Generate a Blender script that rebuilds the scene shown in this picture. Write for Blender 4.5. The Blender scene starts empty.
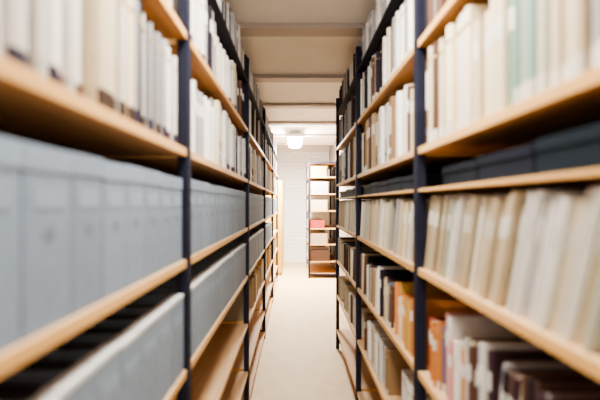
import bpy, bmesh, math, random
from mathutils import Vector, Matrix, Euler
R = random.Random(11)
C = bpy.context.scene.collection
CH = 1.6           # eye height
try: bpy.context.scene.view_settings.look='AgX - Medium High Contrast'
except Exception as ex: print(ex)

# ---------------------------------------------------------------- materials
def mat(name, col=(.8,.8,.8), rough=.6, metal=0, emit=None, es=0):
    m = bpy.data.materials.new(name); m.use_nodes = True
    b = m.node_tree.nodes['Principled BSDF']
    b.inputs['Base Color'].default_value = (*col,1)
    b.inputs['Roughness'].default_value = rough
    b.inputs['Metallic'].default_value = metal
    if emit:
        b.inputs['Emission Color'].default_value = (*emit,1)
        b.inputs['Emission Strength'].default_value = es
    return m
def noise_mix(m, c1, c2, scale=(1,1,1), nscale=5, detail=4, bump=0, use='Object'):
    nt = m.node_tree; b = nt.nodes['Principled BSDF']
    tc = nt.nodes.new('ShaderNodeTexCoord'); mp = nt.nodes.new('ShaderNodeMapping')
    mp.inputs['Scale'].default_value = scale
    n = nt.nodes.new('ShaderNodeTexNoise'); n.inputs['Scale'].default_value = nscale; n.inputs['Detail'].default_value = detail
    r = nt.nodes.new('ShaderNodeValToRGB')
    r.color_ramp.elements[0].position=.3; r.color_ramp.elements[1].position=.7
    r.color_ramp.elements[0].color=(*c1,1); r.color_ramp.elements[1].color=(*c2,1)
    L = nt.links
    L.new(tc.outputs[use], mp.inputs[0]); L.new(mp.outputs[0], n.inputs['Vector'])
    L.new(n.outputs['Fac'], r.inputs[0]); L.new(r.outputs[0], b.inputs['Base Color'])
    if bump:
        bp = nt.nodes.new('ShaderNodeBump'); bp.inputs['Strength'].default_value=bump; bp.inputs['Distance'].default_value=.01
        L.new(n.outputs['Fac'], bp.inputs['Height']); L.new(bp.outputs[0], b.inputs['Normal'])
    return m
M = {}
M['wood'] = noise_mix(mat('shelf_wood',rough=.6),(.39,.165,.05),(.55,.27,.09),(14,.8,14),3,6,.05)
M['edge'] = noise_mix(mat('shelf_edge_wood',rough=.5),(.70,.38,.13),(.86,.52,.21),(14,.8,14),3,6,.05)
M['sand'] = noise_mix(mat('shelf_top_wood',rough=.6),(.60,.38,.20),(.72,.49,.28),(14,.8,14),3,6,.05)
M['floor'] = noise_mix(mat('floor_mat',rough=.6),(.72,.55,.33),(.80,.63,.40),(1,1,1),6,6,.03)
M['ceil'] = noise_mix(mat('ceiling_mat',rough=.9),(.88,.83,.78),(.92,.88,.83),(1,1,1),3,4,.05)
M['beam'] = noise_mix(mat('beam_mat',rough=.7),(.48,.41,.37),(.56,.49,.44),(1,1,1),4,4,.05)
M['side'] = noise_mix(mat('side_wall_mat',rough=.9),(.30,.26,.24),(.36,.32,.29),(1,1,1),3,4,.05)
M['steel'] = noise_mix(mat('navy_steel',rough=.7,metal=0),(.010,.011,.026),(.016,.018,.038),(1,1,1),8)
M['steel'].node_tree.nodes['Principled BSDF'].inputs['Specular IOR Level'].default_value=.25
M['pages'] = noise_mix(mat('paper_pages',rough=.9),(.60,.50,.36),(.74,.66,.52),(1,60,1),4)
M['label'] = noise_mix(mat('paper_label',rough=.8),(.72,.70,.64),(.8,.78,.73),(1,1,1),9)
M['blab'] = noise_mix(mat('grey_label',rough=.8),(.26,.33,.42),(.29,.36,.45),(1,1,1),9)
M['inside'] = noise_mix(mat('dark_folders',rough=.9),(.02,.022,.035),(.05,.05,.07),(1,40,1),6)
M['gold'] = mat('gilt_band',(.55,.42,.2),.4,.4)
M['hole'] = mat('hole_dark',(.09,.11,.16),.9)
M['hole2'] = mat('box_hole',(.17,.215,.28),.9)
M['ring'] = mat('ring_metal',(.5,.5,.52),.3,.9)
M['white'] = mat('lamp_housing',(.85,.85,.83),.5)
M['tube'] = mat('lamp_diffuser',(1,1,1),.5,0,(1,.97,.93),12)
M['tube2'] = mat('bright_lamp_diffuser',(1,1,1),.5,0,(1,.99,.97),150)
M['ylw'] = noise_mix(mat('yellow_wood',rough=.5),(.62,.36,.08),(.72,.45,.12),(12,12,1),3,5)
M['knob'] = mat('knob_metal',(.3,.28,.25),.3,.9)
def wallbrick():
    m = mat('white_brick',rough=.8); nt=m.node_tree; b=nt.nodes['Principled BSDF']
    tc=nt.nodes.new('ShaderNodeTexCoord'); mp=nt.nodes.new('ShaderNodeMapping'); mp.inputs['Rotation'].default_value=(math.pi/2,0,0)
    br=nt.nodes.new('ShaderNodeTexBrick'); br.inputs['Scale'].default_value=1
    br.inputs['Color1'].default_value=(.96,.95,.92,1); br.inputs['Color2'].default_value=(.91,.89,.86,1); br.inputs['Mortar'].default_value=(.74,.71,.67,1)
    br.inputs['Brick Width'].default_value=.27; br.inputs['Row Height'].default_value=.10; br.inputs['Mortar Size'].default_value=.009
    br.inputs['Mortar Smooth'].default_value=.6
    bp=nt.nodes.new('ShaderNodeBump'); bp.inputs['Strength'].default_value=.2; bp.inputs['Distance'].default_value=.01; bp.invert=True
    L=nt.links; L.new(tc.outputs['Object'],mp.inputs[0]); L.new(mp.outputs[0],br.inputs['Vector']); L.new(br.outputs['Color'],b.inputs['Base Color'])
    L.new(br.outputs['Fac'],bp.inputs['Height']); L.new(bp.outputs[0],b.inputs['Normal']); return m
M['brick']=wallbrick()
def objcol(name, attr=False, rough=.7):
    m = mat(name, rough=rough); nt=m.node_tree; b=nt.nodes['Principled BSDF']
    b.inputs['Specular IOR Level'].default_value=.2
    if attr:
        s=nt.nodes.new('ShaderNodeVertexColor'); s.layer_name='Col'
    else:
        s=nt.nodes.new('ShaderNodeObjectInfo')
    tc=nt.nodes.new('ShaderNodeTexCoord'); n=nt.nodes.new('ShaderNodeTexNoise'); n.inputs['Scale'].default_value=9
    mr=nt.nodes.new('ShaderNodeMapRange'); mr.inputs['To Min'].default_value=.85; mr.inputs['To Max'].default_value=1.12
    mx=nt.nodes.new('ShaderNodeVectorMath'); mx.operation='MULTIPLY'
    L=nt.links; L.new(tc.outputs['Object'],n.inputs['Vector']); L.new(n.outputs['Fac'],mr.inputs[0])
    L.new(s.outputs['Color'],mx.inputs[0]); L.new(mr.outputs[0],mx.inputs[1]); L.new(mx.outputs[0],b.inputs['Base Color']); return m
M['cloth']=objcol('cover_cloth'); M['clothv']=objcol('cover_cloth_many',True)

# ---------------------------------------------------------------- mesh helpers
def bm_box(bm, x0,x1,y0,y1,z0,z1, mi=0, bev=0):
    vs=[bm.verts.new((x,y,z)) for x in (x0,x1) for y in (y0,y1) for z in (z0,z1)]
    F=[(0,1,3,2),(4,6,7,5),(0,4,5,1),(2,3,7,6),(0,2,6,4),(1,5,7,3)]
    fs=[]
    for f in F:
        fc=bm.faces.new([vs[i] for i in f]); fc.material_index=mi; fs.append(fc)
    if bev:
        es=list({e for f in fs for e in f.edges})
        bmesh.ops.bevel(bm,geom=es,offset=bev,segments=2,affect='EDGES',profile=.5)
    return fs
def bm_prism(bm, pts, z0, z1, mi=0):
    lo=[bm.verts.new((x,y,z0)) for x,y in pts]; hi=[bm.verts.new((x,y,z1)) for x,y in pts]
    n=len(pts)
    for i in range(n):
        f=bm.faces.new((lo[i],lo[(i+1)%n],hi[(i+1)%n],hi[i])); f.material_index=mi
    bm.faces.new(lo[::-1]).material_index=mi; bm.faces.new(hi).material_index=mi
def mk(name, fn, mats):
    bm=bmesh.new(); fn(bm); bmesh.ops.recalc_face_normals(bm,faces=bm.faces)
    me=bpy.data.meshes.new(name); bm.to_mesh(me); bm.free()
    for m in mats: me.materials.append(M[m])
    return me
def ob(name, me, parent=None, loc=(0,0,0), rot=(0,0,0), **kw):
    o=bpy.data.objects.new(name, me); C.objects.link(o); o.location=loc; o.rotation_euler=rot
    if parent: o.parent=parent
    for k,v in kw.items(): o[k]=v
    return o

# ---------------------------------------------------------------- room
XL,XR,Y0,Y1,ZC=-.80,.92,-1.6,10.8,2.98
def struct(name,x0,x1,y0,y1,z0,z1,m):
    return ob(name, mk(name, lambda b: bm_box(b,x0,x1,y0,y1,z0,z1),[m]), kind='structure')
struct('floor',XL-.1,XR+.1,Y0,Y1+.1,-.1,0,'floor')
struct('wall_left',XL-.1,XL,Y0,Y1,0,ZC+.2,'side')
struct('wall_right',XR,XR+.1,Y0,Y1,0,ZC+.2,'side')
struct('wall_back',XL-.1,XR+.1,Y1,Y1+.1,0,ZC+.3,'brick')
beams=[-.55+1.25*k for k in range(10)]
beams=[b for b in beams if b<Y1-.2]
def ceil(bm):
    pts=[]
    ys=[Y0]+beams+[Y1]
    for a,b in zip(ys[:-1],ys[1:]):
        for i in range(12):
            t=i/12; pts.append((a+(b-a)*t, ZC+.12*math.sin(math.pi*t)))
    pts.append((Y1,ZC))
    v=[[bm.verts.new((x,y,z)) for y,z in pts] for x in (XL,XR)]
    for i in range(len(pts)-1): bm.faces.new((v[0][i],v[0][i+1],v[1][i+1],v[1][i]))
    t=[[bm.verts.new((x,y,ZC+.3)) for y in (Y0,Y1)] for x in (XL,XR)]
    bm.faces.new((t[0][0],t[0][1],t[1][1],t[1][0]))
cm=mk('ceiling',ceil,['ceil'])
for p in cm.polygons: p.use_smooth=True
ob('ceiling', cm, kind='structure')
for i,y in enumerate(beams):
    struct('trim_%d'%(i+1),XL,XR,y-.08,y+.08,ZC-.015,ZC+.016,'beam')

# ---------------------------------------------------------------- lamps
def ceiling_lamp(y, power, lab, hl=.6, hw=.17, tm='tube'):
    e=ob('ceiling_lamp',None,loc=(0,y,ZC-.015)); e['label']=lab; e['category']='lamp'
    e.empty_display_size=.1
    ob('housing',mk('housing',lambda b: bm_box(b,-hw-.02,hw+.02,-hl,hl,-.06,.0,0,.008),['white']),e)
    ob('diffuser',mk('diffuser',lambda b: bm_box(b,-hw,hw,-hl+.03,hl-.03,-.22,-.06,0,.07),[tm]),e)
    l=bpy.data.lights.new('lamp_light','AREA'); l.shape='RECTANGLE'; l.size=.28; l.size_y=hl*1.8; l.energy=power; l.color=(1,.92,.81)
    lo=bpy.data.objects.new('lamp_light',l); C.objects.link(lo); lo.location=(0,y,ZC-.27)
ceiling_lamp(1.0,52,'white rectangular ceiling lamp glowing above the near aisle')
ceiling_lamp(8.15,400,'bright white ceiling lamp glowing before the brick end wall',.26,.14,'tube2')

w=bpy.data.worlds.new('world'); bpy.context.scene.world=w; w.use_nodes=True
w.node_tree.nodes['Background'].inputs[0].default_value=(1,.94,.87,1)
w.node_tree.nodes['Background'].inputs[1].default_value=2.3

# ---------------------------------------------------------------- shelving
TH=.026
def unit(side, xf, y0, y1, levels, top, label, dep=.40, thin=(), slim=()):
    e=ob('shelving_unit',None,loc=(xf+side*dep/2,(y0+y1)/2,0)); e['label']=label; e['category']='shelf'; e['group']='steel shelving units along the aisle'
    hx=dep/2; hy=(y1-y0)/2
    pm=mk('post',lambda bm: bm_box(bm,-.018,.018,-.0095,.0095,0,top,0,.002),['steel'])
    for sx in (-1,1):
        for sy in (-1,1):
            ob('post',pm,e,loc=(sx*(hx-.018),sy*(hy-.0105),0))
    def board(t,m,nm,z):
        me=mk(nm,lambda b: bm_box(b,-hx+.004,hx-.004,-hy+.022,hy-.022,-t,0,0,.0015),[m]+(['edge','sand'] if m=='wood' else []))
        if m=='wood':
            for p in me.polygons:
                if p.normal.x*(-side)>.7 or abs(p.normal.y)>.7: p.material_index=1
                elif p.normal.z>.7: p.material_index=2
        ob(nm,me,e,loc=(0,0,CH+z))
    for z in levels: board(TH,'wood','shelf_board',z)
    for z in slim: board(.011,'wood','shelf_board',z)
    for z in thin: board(.012,'steel','metal_board',z)
    for s in (-1,1):
        for zz in (.06,top-.06):
            ob('side_brace',mk('side_brace',lambda b: bm_box(b,-hx+.037,hx-.037,-.006,.006,0,.03),['steel']),e,loc=(0,s*(hy-.0115),zz))
XF=-.35; XG=.45; XH=.28
LB=[-.37,1.33,3.04,4.75,6.46,8.17]
LZ=[.56,.178,-.185,-.545,-.91,-1.27,-1.52]
for a,b in zip(LB[:-1],LB[1:]):
    unit(-1,XF,a,b,LZ,2.70,'navy steel shelving unit with plywood boards holding grey boxes and books',thin=(.92,))
RB=[.05,1.50,2.95,4.40]
RZ=[.60,.205,-.24,-.62,-1.0,-1.38]
for a,b in zip(RB[:-1],RB[1:]):
    unit(1,XG,a,b,RZ,2.75,'navy steel shelving unit with plywood boards packed with bound volumes',thin=(.97,),slim=(.052,))
FZ=[.56,.20,-.16,-.54,-.88,-1.24,-1.5]
FB=[8.5,9.9]
for a,b in zip(FB[:-1],FB[1:]):
    unit(1,XH,a,b,FZ+[.86],2.50,'lower navy steel shelving unit jutting into the far aisle',dep=.62)

# ---------------------------------------------------------------- book meshes
def sp_pts(n=8):
    r=[]
    for i in range(n+1):
        a=-math.pi/2+math.pi*i/n
        r.append((-.035+.035*math.cos(a), .5*math.sin(a)))
    return r
def cover(bm):
    outer=[(-1,-.5)]+sp_pts()+[(-1,.5)]
    inner=[(-1,.41)]+[(x-.02,y*.82) for x,y in sp_pts()[::-1]]+[(-1,-.41)]
    lo=[bm.verts.new((x,y,0)) for x,y in outer]; hi=[bm.verts.new((x,y,1)) for x,y in outer]
    li=[bm.verts.new((x,y,0)) for x,y in inner[::-1]]; hi2=[bm.verts.new((x,y,1)) for x,y in inner[::-1]]
    n=len(outer)
    for i in range(n-1):
        bm.faces.new((lo[i],lo[i+1],hi[i+1],hi[i])); bm.faces.new((li[i+1],li[i],hi2[i],hi2[i+1]))
        bm.faces.new((hi[i],hi[i+1],hi2[i+1],hi2[i])); bm.faces.new((lo[i+1],lo[i],li[i],li[i+1]))
    for k in (0,n-1): bm.faces.new((lo[k],hi[k],hi2[k],li[k]))
def pages(bm): bm_box(bm,-.98,-.06,-.4,.4,.012,.985)
def band(z0,z1,ins=.97):
    def f(bm):
        p=[(x+.004,y*1.0) for x,y in sp_pts() if abs(y)<.5*ins]
        q=[(x-.02,y*.9) for x,y in p[::-1]]
        bm_prism(bm,p+q,z0,z1)
    return f
ME={}
ME['cover']=mk('cover',cover,['cloth']); ME['pages']=mk('pages',pages,['pages'])
ME['slabel']=mk('spine_label',band(.62,.80),['label']); ME['gilt']=mk('gilt',band(.84,.87),['gold'])
ME['tag']=mk('base_band',band(.0,.13,1.01),['cloth'])
def simple(bm): cover(bm); bm_box(bm,-.98,-.06,-.4,.4,.012,.985,1)
ME['simple']=mk('book_far',simple,['cloth','pages'])
def bbody(bm):
    pts=[(-1,-.5),(0,-.5),(0,.5),(-1,.5),(-1,.44),(-.012,.44),(-.012,-.44),(-1,-.44)]
    bm_prism(bm,pts,0,1)
ME['bbody']=mk('binder_body',bbody,['cloth'])
ME['bpaper']=mk('binder_paper',lambda bm: bm_box(bm,-.93,-.04,-.38,.3,.02,.93),['pages'])
ME['blabel']=mk('binder_label',lambda b: bm_box(b,-.002,.004,-.36,.36,.42,.86),['label'])
def ring(bm, cz=.17, asp=.14):
    n=20; vs=[]
    for i in range(n):
        a=2*math.pi*i/n; c,s=math.cos(a),math.sin(a)
        vs.append([bm.verts.new((x,r*c,cz+r*s*asp)) for x in (-.001,.008) for r in (.24,.32)])
    for i in range(n):
        A,B=vs[i],vs[(i+1)%n]
        for j,k in ((0,1),(1,3),(3,2),(2,0)): bm.faces.new((A[j],B[j],B[k],A[k]))
def disc(bm,cz=.17,asp=.14,r=.24):
    n=20
    bm.faces.new([bm.verts.new((.003,r*math.cos(2*math.pi*i/n),cz+r*asp*math.sin(2*math.pi*i/n))) for i in range(n)])
ME['ring']=mk('finger_ring',ring,['ring']); ME['disc']=mk('finger_hole',disc,['hole'])
ME['abody']=mk('box_body',lambda b: bm_box(b,-1,0,-.49,.49,0,.90,0,.006),['cloth'])
ME['alid']=mk('box_lid',lambda b: bm_box(b,-1.004,.006,-.5,.5,.86,1.0,0,.006),['cloth'])
ME['alabel']=mk('box_label',lambda b: bm_box(b,-.001,.003,-.33,.33,.66,.78),['blab'])
ME['adisc']=mk('finger_hole',lambda b: disc(b,.52,.38,.11),['hole2'])
def tray(bm):
    o=[(-1,-.5),(0,-.5),(0,.5),(-1,.5)]; i_=[(-.96,-.47),(-.03,-.47),(-.03,.47),(-.96,.47)]
    V=lambda P,z:[bm.verts.new((x,y,z)) for x,y in P]
    ol,oh,ih,il=V(o,0),V(o,.94),V(i_,.94),V(i_,.02)
    for k in range(4):
        j=(k+1)%4
        bm.faces.new((ol[k],ol[j],oh[j],oh[k])); bm.faces.new((oh[k],oh[j],ih[j],ih[k])); bm.faces.new((ih[k],ih[j],il[j],il[k]))
    bm.faces.new(ol[::-1]); bm.faces.new(il)
ME['tray']=mk('tray',tray,['cloth'])
ME['lip']=mk('front_lip',lambda b: bm_box(b,-.11,.004,-.5,.5,.95,1.0,0,.004),['cloth'])
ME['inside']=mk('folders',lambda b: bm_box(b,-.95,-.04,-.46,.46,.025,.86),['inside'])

PROTO={}
def proto(kind):
    if kind in PROTO: return PROTO[kind]
    if kind=='book':   L=[('book','cover'),('page_block','pages'),('spine_label','slabel')]
    if kind=='journal':L=[('bound_journal','cover'),('page_block','pages'),('spine_band','gilt'),('base_band','tag')]
    if kind=='binder': L=[('ring_binder','bbody'),('paper_stack','bpaper'),('spine_label','blabel'),('finger_ring','ring'),('finger_hole','disc')]
    if kind=='box':    L=[('archive_box','abody'),('lid','alid'),('label_sticker','alabel'),('finger_hole','adisc')]
    if kind=='obox':   L=[('file_box','tray'),('front_lip','lip'),('folder_stack','inside'),('label_sticker','alabel')]
    L=[bpy.data.objects.new('tmp_'+n,ME[m]) for n,m in L]
    PROTO[kind]=L; return L
CAT={'book':'book','journal':'book','binder':'binder','box':'box','obox':'box'}
R2=random.Random(5)
def place(kind, loc, dims, rot, col, label, group, simple=False):
    P=proto(kind); t=P[0].copy()
    t.name=P[0].name[4:].split('.')[0]
    if simple: t.data=ME['simple']
    t.location=loc; t.rotation_euler=rot; t.scale=dims; t.color=(*col,1)
    t['label']=label; t['category']=CAT[kind]; t['group']=group
    C.objects.link(t)
    if not simple:
        for c in P[1:]:
            k=c.copy(); k.name=c.name[4:].split('.')[0]; k.parent=t; k.color=(*col,1); C.objects.link(k)
            if k.name.startswith('lid') : k.color=tuple(min(1,v*1.12) for v in col)+(1,)
            if k.name.startswith('front_lip') : k.color=(.66,.68,.70,1)
            if k.name.startswith('base_band'):
                if rot[2]==0: k.color=R2.choice([(.10,.03,.035,1),(.07,.045,.035,1),(.04,.035,.06,1),(*[v*.8 for v in col],1)])
                else: k.color=(.70,.66,.58,1)
    return t

PAL={
 'white':((.86,.83,.79),'white'),'grey':((.42,.41,.43),'light grey'),'cream':((.78,.67,.48),'cream'),
 'beige':((.56,.45,.31),'beige'),'dred':((.20,.045,.05),'dark red'),'navy':((.035,.035,.075),'navy blue'),
 'black':((.025,.02,.03),'black'),'brown':((.15,.08,.055),'brown'),'teal':((.28,.44,.37),'pale green'),
 'red':((.58,.10,.08),'red'),'orange':((.76,.31,.10),'orange'),'bluegrey':((.20,.25,.33),'blue-grey'),
 'tan':((.42,.27,.14),'tan'),'pink':((.68,.33,.30),'pink'),'yellow':((.80,.48,.13),'yellow'),'green':((.10,.20,.19),'teal green'),
 'pale':((.58,.59,.48),'pale greenish cream'),'blue':((.13,.20,.36),'blue'),'plum':((.11,.06,.075),'dark plum')}
def pick(mix):
    ks=list(mix); return R.choices(ks,[mix[k] for k in ks])[0]
IND=[]
def row(side,xf,bounds,z,mix,hr,tr,dr,kinds,group,lean=0,ystart=.3,fill=1.0,setb=(.012,.04),ymax=99,leanvar=0,zones=(),gap=0,nobinder=None,boost=1,same=.5):
    mix0=mix
    for a,b in zip(bounds[:-1],bounds[1:]):
        y=max(a+.03,ystart); end=min(b-.03,ymax)
        run=0;kind=None;pth=0;th=0
        bth=lean*R.uniform(.9,1.1)
        while y<end:
            mix=mix0
            for (z0,z1,zm) in zones:
                if z0<=y<z1: mix=zm
            if run<=0:
                run=R.randint(3,9); kind=pick(kinds); rh=R.uniform(*hr); rt=R.uniform(*tr); rd=R.uniform(*dr); rm=pick(mix)
                if nobinder and y<nobinder: kind='journal'
                if R.random()>fill: y+=R.uniform(.08,.3); run=0; continue
                th=bth
                if not lean and leanvar and R.random()<leanvar: th=R.uniform(.08,.18)
                if not lean and th>pth: y+=hr[1]*(math.sin(th)-math.sin(pth))+.004
                pth=th
            run-=1
            if rm not in mix: rm=pick(mix)
            cn=rm if R.random()<same else pick(mix)
            col,cname=PAL[cn]; f=R.uniform(.68,1.1); col=tuple(min(.9,c*f) for c in col)
            h=min(hr[1],rh*R.uniform(.95,1.04)); t=rt*R.uniform(.75,1.25); d=rd*R.uniform(.93,1.03)
            if kind=='binder': t=R.choice([.05,.075]); h=min(.315,hr[1]); d=.27
            fw=t*math.cos(th)
            ext=h*math.sin(th)
            if y+fw>end: break
            yy=y+fw/2
            if th and y-ext<a+.03:
                y=a+.032+ext
                yy=y+fw/2
                if y+fw>end: break
            x=xf+side*R.uniform(*setb)
            loc=(x,yy,CH+z+(t/2)*math.sin(th)+.0005)
            rz=0 if side<0 else math.pi
            rx=th if side<0 else -th
            scr=(h*t)/max(yy,.4)**2*boost
            IND.append(dict(kind=kind,loc=loc,dims=(d,t*.985,h),rot=(rx,0,rz),col=col,cname=cname,group=group,y=yy,scr=scr,th=th))
            y+=t/math.cos(th)+.0006
            if gap and R.random()<.35: y+=R.uniform(0,gap)

row(-1,XF,LB,.178,{'white':7,'grey':4,'cream':1.5,'dred':.9,'navy':.8,'brown':1.3,'black':1},(.25,.31),(.018,.036),(.2,.26),{'book':2,'journal':2,'binder':1},'volumes on the eye-level shelf',ystart=.22,nobinder=.75,same=.45,
    zones=((.2,.50,{'white':3,'cream':.6}),(.555,.575,{'dred':1}),(.50,.95,{'white':6,'grey':2,'cream':1}),(.95,1.3,{'white':5,'grey':2,'black':.7,'brown':.5}),(1.35,2.2,{'white':5,'grey':4,'cream':1,'black':.9})),gap=.012)
row(-1,XF,LB,.56,{'navy':1.5,'black':4,'white':2.5,'brown':2,'grey':2,'cream':1},(.24,.30),(.03,.05),(.2,.26),{'book':1,'journal':2},'volumes on the high shelf',ystart=.8)
row(-1,XF,LB,.92,{'white':3,'navy':1,'black':2,'grey':3},(.2,.26),(.03,.06),(.2,.26),{'journal':1,'book':1},'volumes on the top shelf',ystart=1.0)
row(1,XG,RB,.205,{'white':3,'cream':4,'grey':2,'beige':3,'tan':1.8,'brown':2.4,'navy':.6,'black':.6},(.27,.34),(.02,.04),(.2,.26),{'book':2,'journal':2,'binder':.8},'volumes on the eye-level shelf opposite',ystart=.42,nobinder=.8,same=.4,
    zones=((.45,.66,{'cream':2,'beige':2,'grey':1.5,'tan':.7}),(.66,.76,{'white':2,'cream':2,'beige':1}),(.76,.88,{'teal':6,'pale':2}),(.88,1.25,{'white':2,'cream':4,'beige':2,'tan':1,'grey':1.5}),(1.25,1.5,{'brown':2,'cream':2,'grey':2})),gap=.010)
row(1,XG,RB,.60,{'black':3,'brown':2.5,'white':2,'grey':2,'cream':1.5,'navy':1},(.24,.30),(.03,.05),(.2,.26),{'book':1,'journal':2},'volumes on the high shelf opposite',ystart=.8)
row(1,XG,RB,.97,{'white':3,'navy':1,'black':2,'grey':3},(.2,.26),(.03,.06),(.2,.26),{'journal':1,'book':1},'volumes on the top shelf opposite',ystart=1.0)
row(1,XG,RB,-.24,{'cream':7,'white':5,'pale':3,'beige':2,'grey':1.2},(.255,.275),(.009,.015),(.19,.25),{'book':3,'journal':2},'leaning volumes on the middle shelf',lean=.29,ystart=.42,gap=.014,same=.3)
row(1,XG,RB,-.62,{'white':3,'cream':3,'beige':2,'brown':2.5,'navy':2,'bluegrey':1,'tan':1.5,'black':1},(.20,.27),(.010,.022),(.2,.25),{'book':3,'journal':1},'mixed books on the lower shelf',ystart=.6,leanvar=.4,gap=.01,same=.12,
    zones=((.6,.98,{'plum':5,'brown':2,'black':2,'cream':1,'grey':2}),(.98,1.12,{'brown':1,'plum':2,'bluegrey':1,'cream':3,'white':4,'grey':2}),(1.12,1.26,{'cream':2,'white':4,'orange':1,'grey':2,'pink':2,'blue':1}),(1.26,1.47,{'red':5,'pink':4,'orange':1.5,'green':1,'white':2,'blue':1}),(1.5,1.66,{'yellow':3,'orange':3}),(1.66,1.9,{'orange':2,'tan':2,'yellow':2,'cream':2,'white':1})))
row(1,XG,RB,-1.0,{'cream':3,'white':3,'brown':2,'tan':2,'grey':1},(.2,.28),(.03,.05),(.17,.24),{'book':1,'journal':1},'books on the low shelf',ystart=1.5,fill=.6)
for i,z in enumerate(FZ[:6]):
    fc=[{'tan':1},{'grey':1,'brown':1},{'beige':1},{},{'tan':1,'beige':1},{'brown':1}][i]
    row(1,XH,FB,z,{'pink':.6,'white':5,'cream':4,'bluegrey':1,'brown':1},((.15,.18) if i==3 else [(.18,.24),(.24,.29),(.2,.25),0,(.16,.24),(.2,.27)][i]),(.02,.04),((.30,.34) if i==3 else (.34,.44)),{'book':1},'books on the lower far shelving',boost=9,same=.1,
        zones=((8.5,8.8,{'red':1}),) if i==3 else ((8.5,8.62,fc),))
row(-1,XF,LB,-.91,{'cream':3,'yellow':1,'tan':2,'beige':3},(.2,.28),(.03,.05),(.17,.24),{'book':1},'books on the low shelf',ystart=3.1,fill=.75)
byk={}
for r in IND: byk.setdefault(r['kind'],[]).append(r)
rest=[]
LIM={'book':298,'journal':298,'binder':200}
for k,l in byk.items():
    l.sort(key=lambda r:-r['scr']); n=LIM[k]
    for i,r in enumerate(l):
        if i>=n: rest.append(r); continue
        nm={'book':'hardback book','journal':'bound journal volume','binder':'lever-arch ring binder'}[k]
        lab='%s %s standing%s among %s'%(r['cname'],nm,' tilted' if r['th'] else ' upright',r['group'])
        lab=' '.join(lab.split()[:12])
        place(k,r['loc'],r['dims'],r['rot'],r['col'],lab,r['group'],r['y']>3.2 and k!='binder')
print('kinds',{k:len(v) for k,v in byk.items()},'rest',len(rest))
bm=bmesh.new(); cl=bm.loops.layers.float_color.new('Col')
for r in rest:
    mt=Matrix.LocRotScale(Vector(r['loc']),Euler(r['rot']),Vector(r['dims']))
    n0=len(bm.verts); f0=len(bm.faces)
    cover(bm); fa=len(bm.faces)
    bm_box(bm,-.98,-.06,-.4,.4,.012,.985)
    bm.verts.ensure_lookup_table(); bm.faces.ensure_lookup_table()
    for v in bm.verts[n0:]: v.co=mt@v.co
    for i,f in enumerate(bm.faces[f0:]):
        c=(*r['col'],1) if i+f0<fa else (.7,.64,.52,1)
        for lp in f.loops: lp[cl]=c
bmesh.ops.recalc_face_normals(bm,faces=bm.faces)
me=bpy.data.meshes.new('distant_books'); bm.to_mesh(me); bm.free(); me.materials.append(M['clothv'])
o=ob('distant_books',me); o['kind']='stuff'; o['label']='distant rows of mixed books further down the shelving'; o['category']='books'

def boxes(kind,z,h,group,ys,ye,lab,colbase,d=.33):
    for a,b in zip(LB[:-1],LB[1:]):
        y=max(a+.03,ys)
        while True:
            t=R.choice([.105,.11,.12])
            if y+t>min(b-.028,ye): break
            f=R.uniform(.93,1.07); col=tuple(c*f for c in colbase)
            place(kind,(XF-R.uniform(.012,.0135),y+t/2,CH+z+.0005),(d,t-.001,h*R.uniform(.99,1.01)),(0,0,0),col,lab,group)
            y+=t
boxes('box',-.185,.265,'grey archive boxes on the middle shelf',.18,8.1,'pale blue-grey cardboard archive box with finger hole',(.245,.31,.40))
boxes('obox',-.545,.25,'open grey file boxes on the lower shelf',.5,6.4,'blue-grey open file box with pale front rim',(.265,.33,.415))
fbm=mk('flat_box_body',lambda bm: bm_box(bm,-1,0,-.5,.5,0,.72,0,.01),['cloth']); flm=mk('lid',lambda bm: bm_box(bm,-1.01,.01,-.503,.503,.66,1,0,.01),['cloth'])
for a,b in zip(RB[:-1],RB[1:]):
    y=max(a+.035,.3)
    while y+.25<b-.03:
        t=ob('flat_box',fbm,loc=(XG+.022,y+.12,CH+.0525),rot=(0,0,math.pi)); t.scale=(.3,.24,R.uniform(.06,.072))
        col=(*[c*R.uniform(.8,1.2) for c in (.007,.013,.024)],1); t.color=col
        t['label']='flat dark navy storage box lying under the upper board'; t['category']='box'; t['group']='flat navy boxes on the narrow shelf'
        l=ob('lid',flm,t); l.color=col
        y+=.246
cab=ob('wooden_cabinet',None,loc=(-.485,9.4,0)); cab['label']='tall yellow wooden cabinet standing beside the end wall'; cab['category']='cabinet'
ob('body',mk('body',lambda bm: bm_box(bm,-.2,.18,-.6,.6,.06,2.1,0,.004),['ylw']),cab)
ob('plinth',mk('plinth',lambda bm: bm_box(bm,-.19,.15,-.58,.58,0,.06),['ylw']),cab)
for s in (-1,1):
    d=ob('door',mk('door',lambda b:bm_box(b,.18,.2,-.29,.29,.08,2.08,0,.004),['ylw']),cab,loc=(0,s*.296,0))
    ob('door_panel',mk('door_panel',lambda b: bm_box(b,.2,.206,-.22,.22,.2,1.96,0,.002),['ylw']),d)
    def kn(bm): bmesh.ops.create_uvsphere(bm,u_segments=12,v_segments=8,radius=.016,matrix=Matrix.Translation((.215,-s*.25,1.05)))
    ob('knob',mk('knob',kn,['knob']),d)
for L in PROTO.values():
    for o in L: bpy.data.objects.remove(o)

# ---------------------------------------------------------------- camera
cam=bpy.data.cameras.new('camera'); co=bpy.data.objects.new('camera',cam); C.objects.link(co)
co.location=(0,0,CH); co.rotation_euler=(math.pi/2,0,0)
cam.lens=24; cam.sensor_width=36; cam.shift_x=5/600; cam.shift_y=3/600; cam.clip_start=.02
cam.dof.use_dof=True; cam.dof.focus_distance=6.5; cam.dof.aperture_fstop=1.3
bpy.context.scene.camera=co
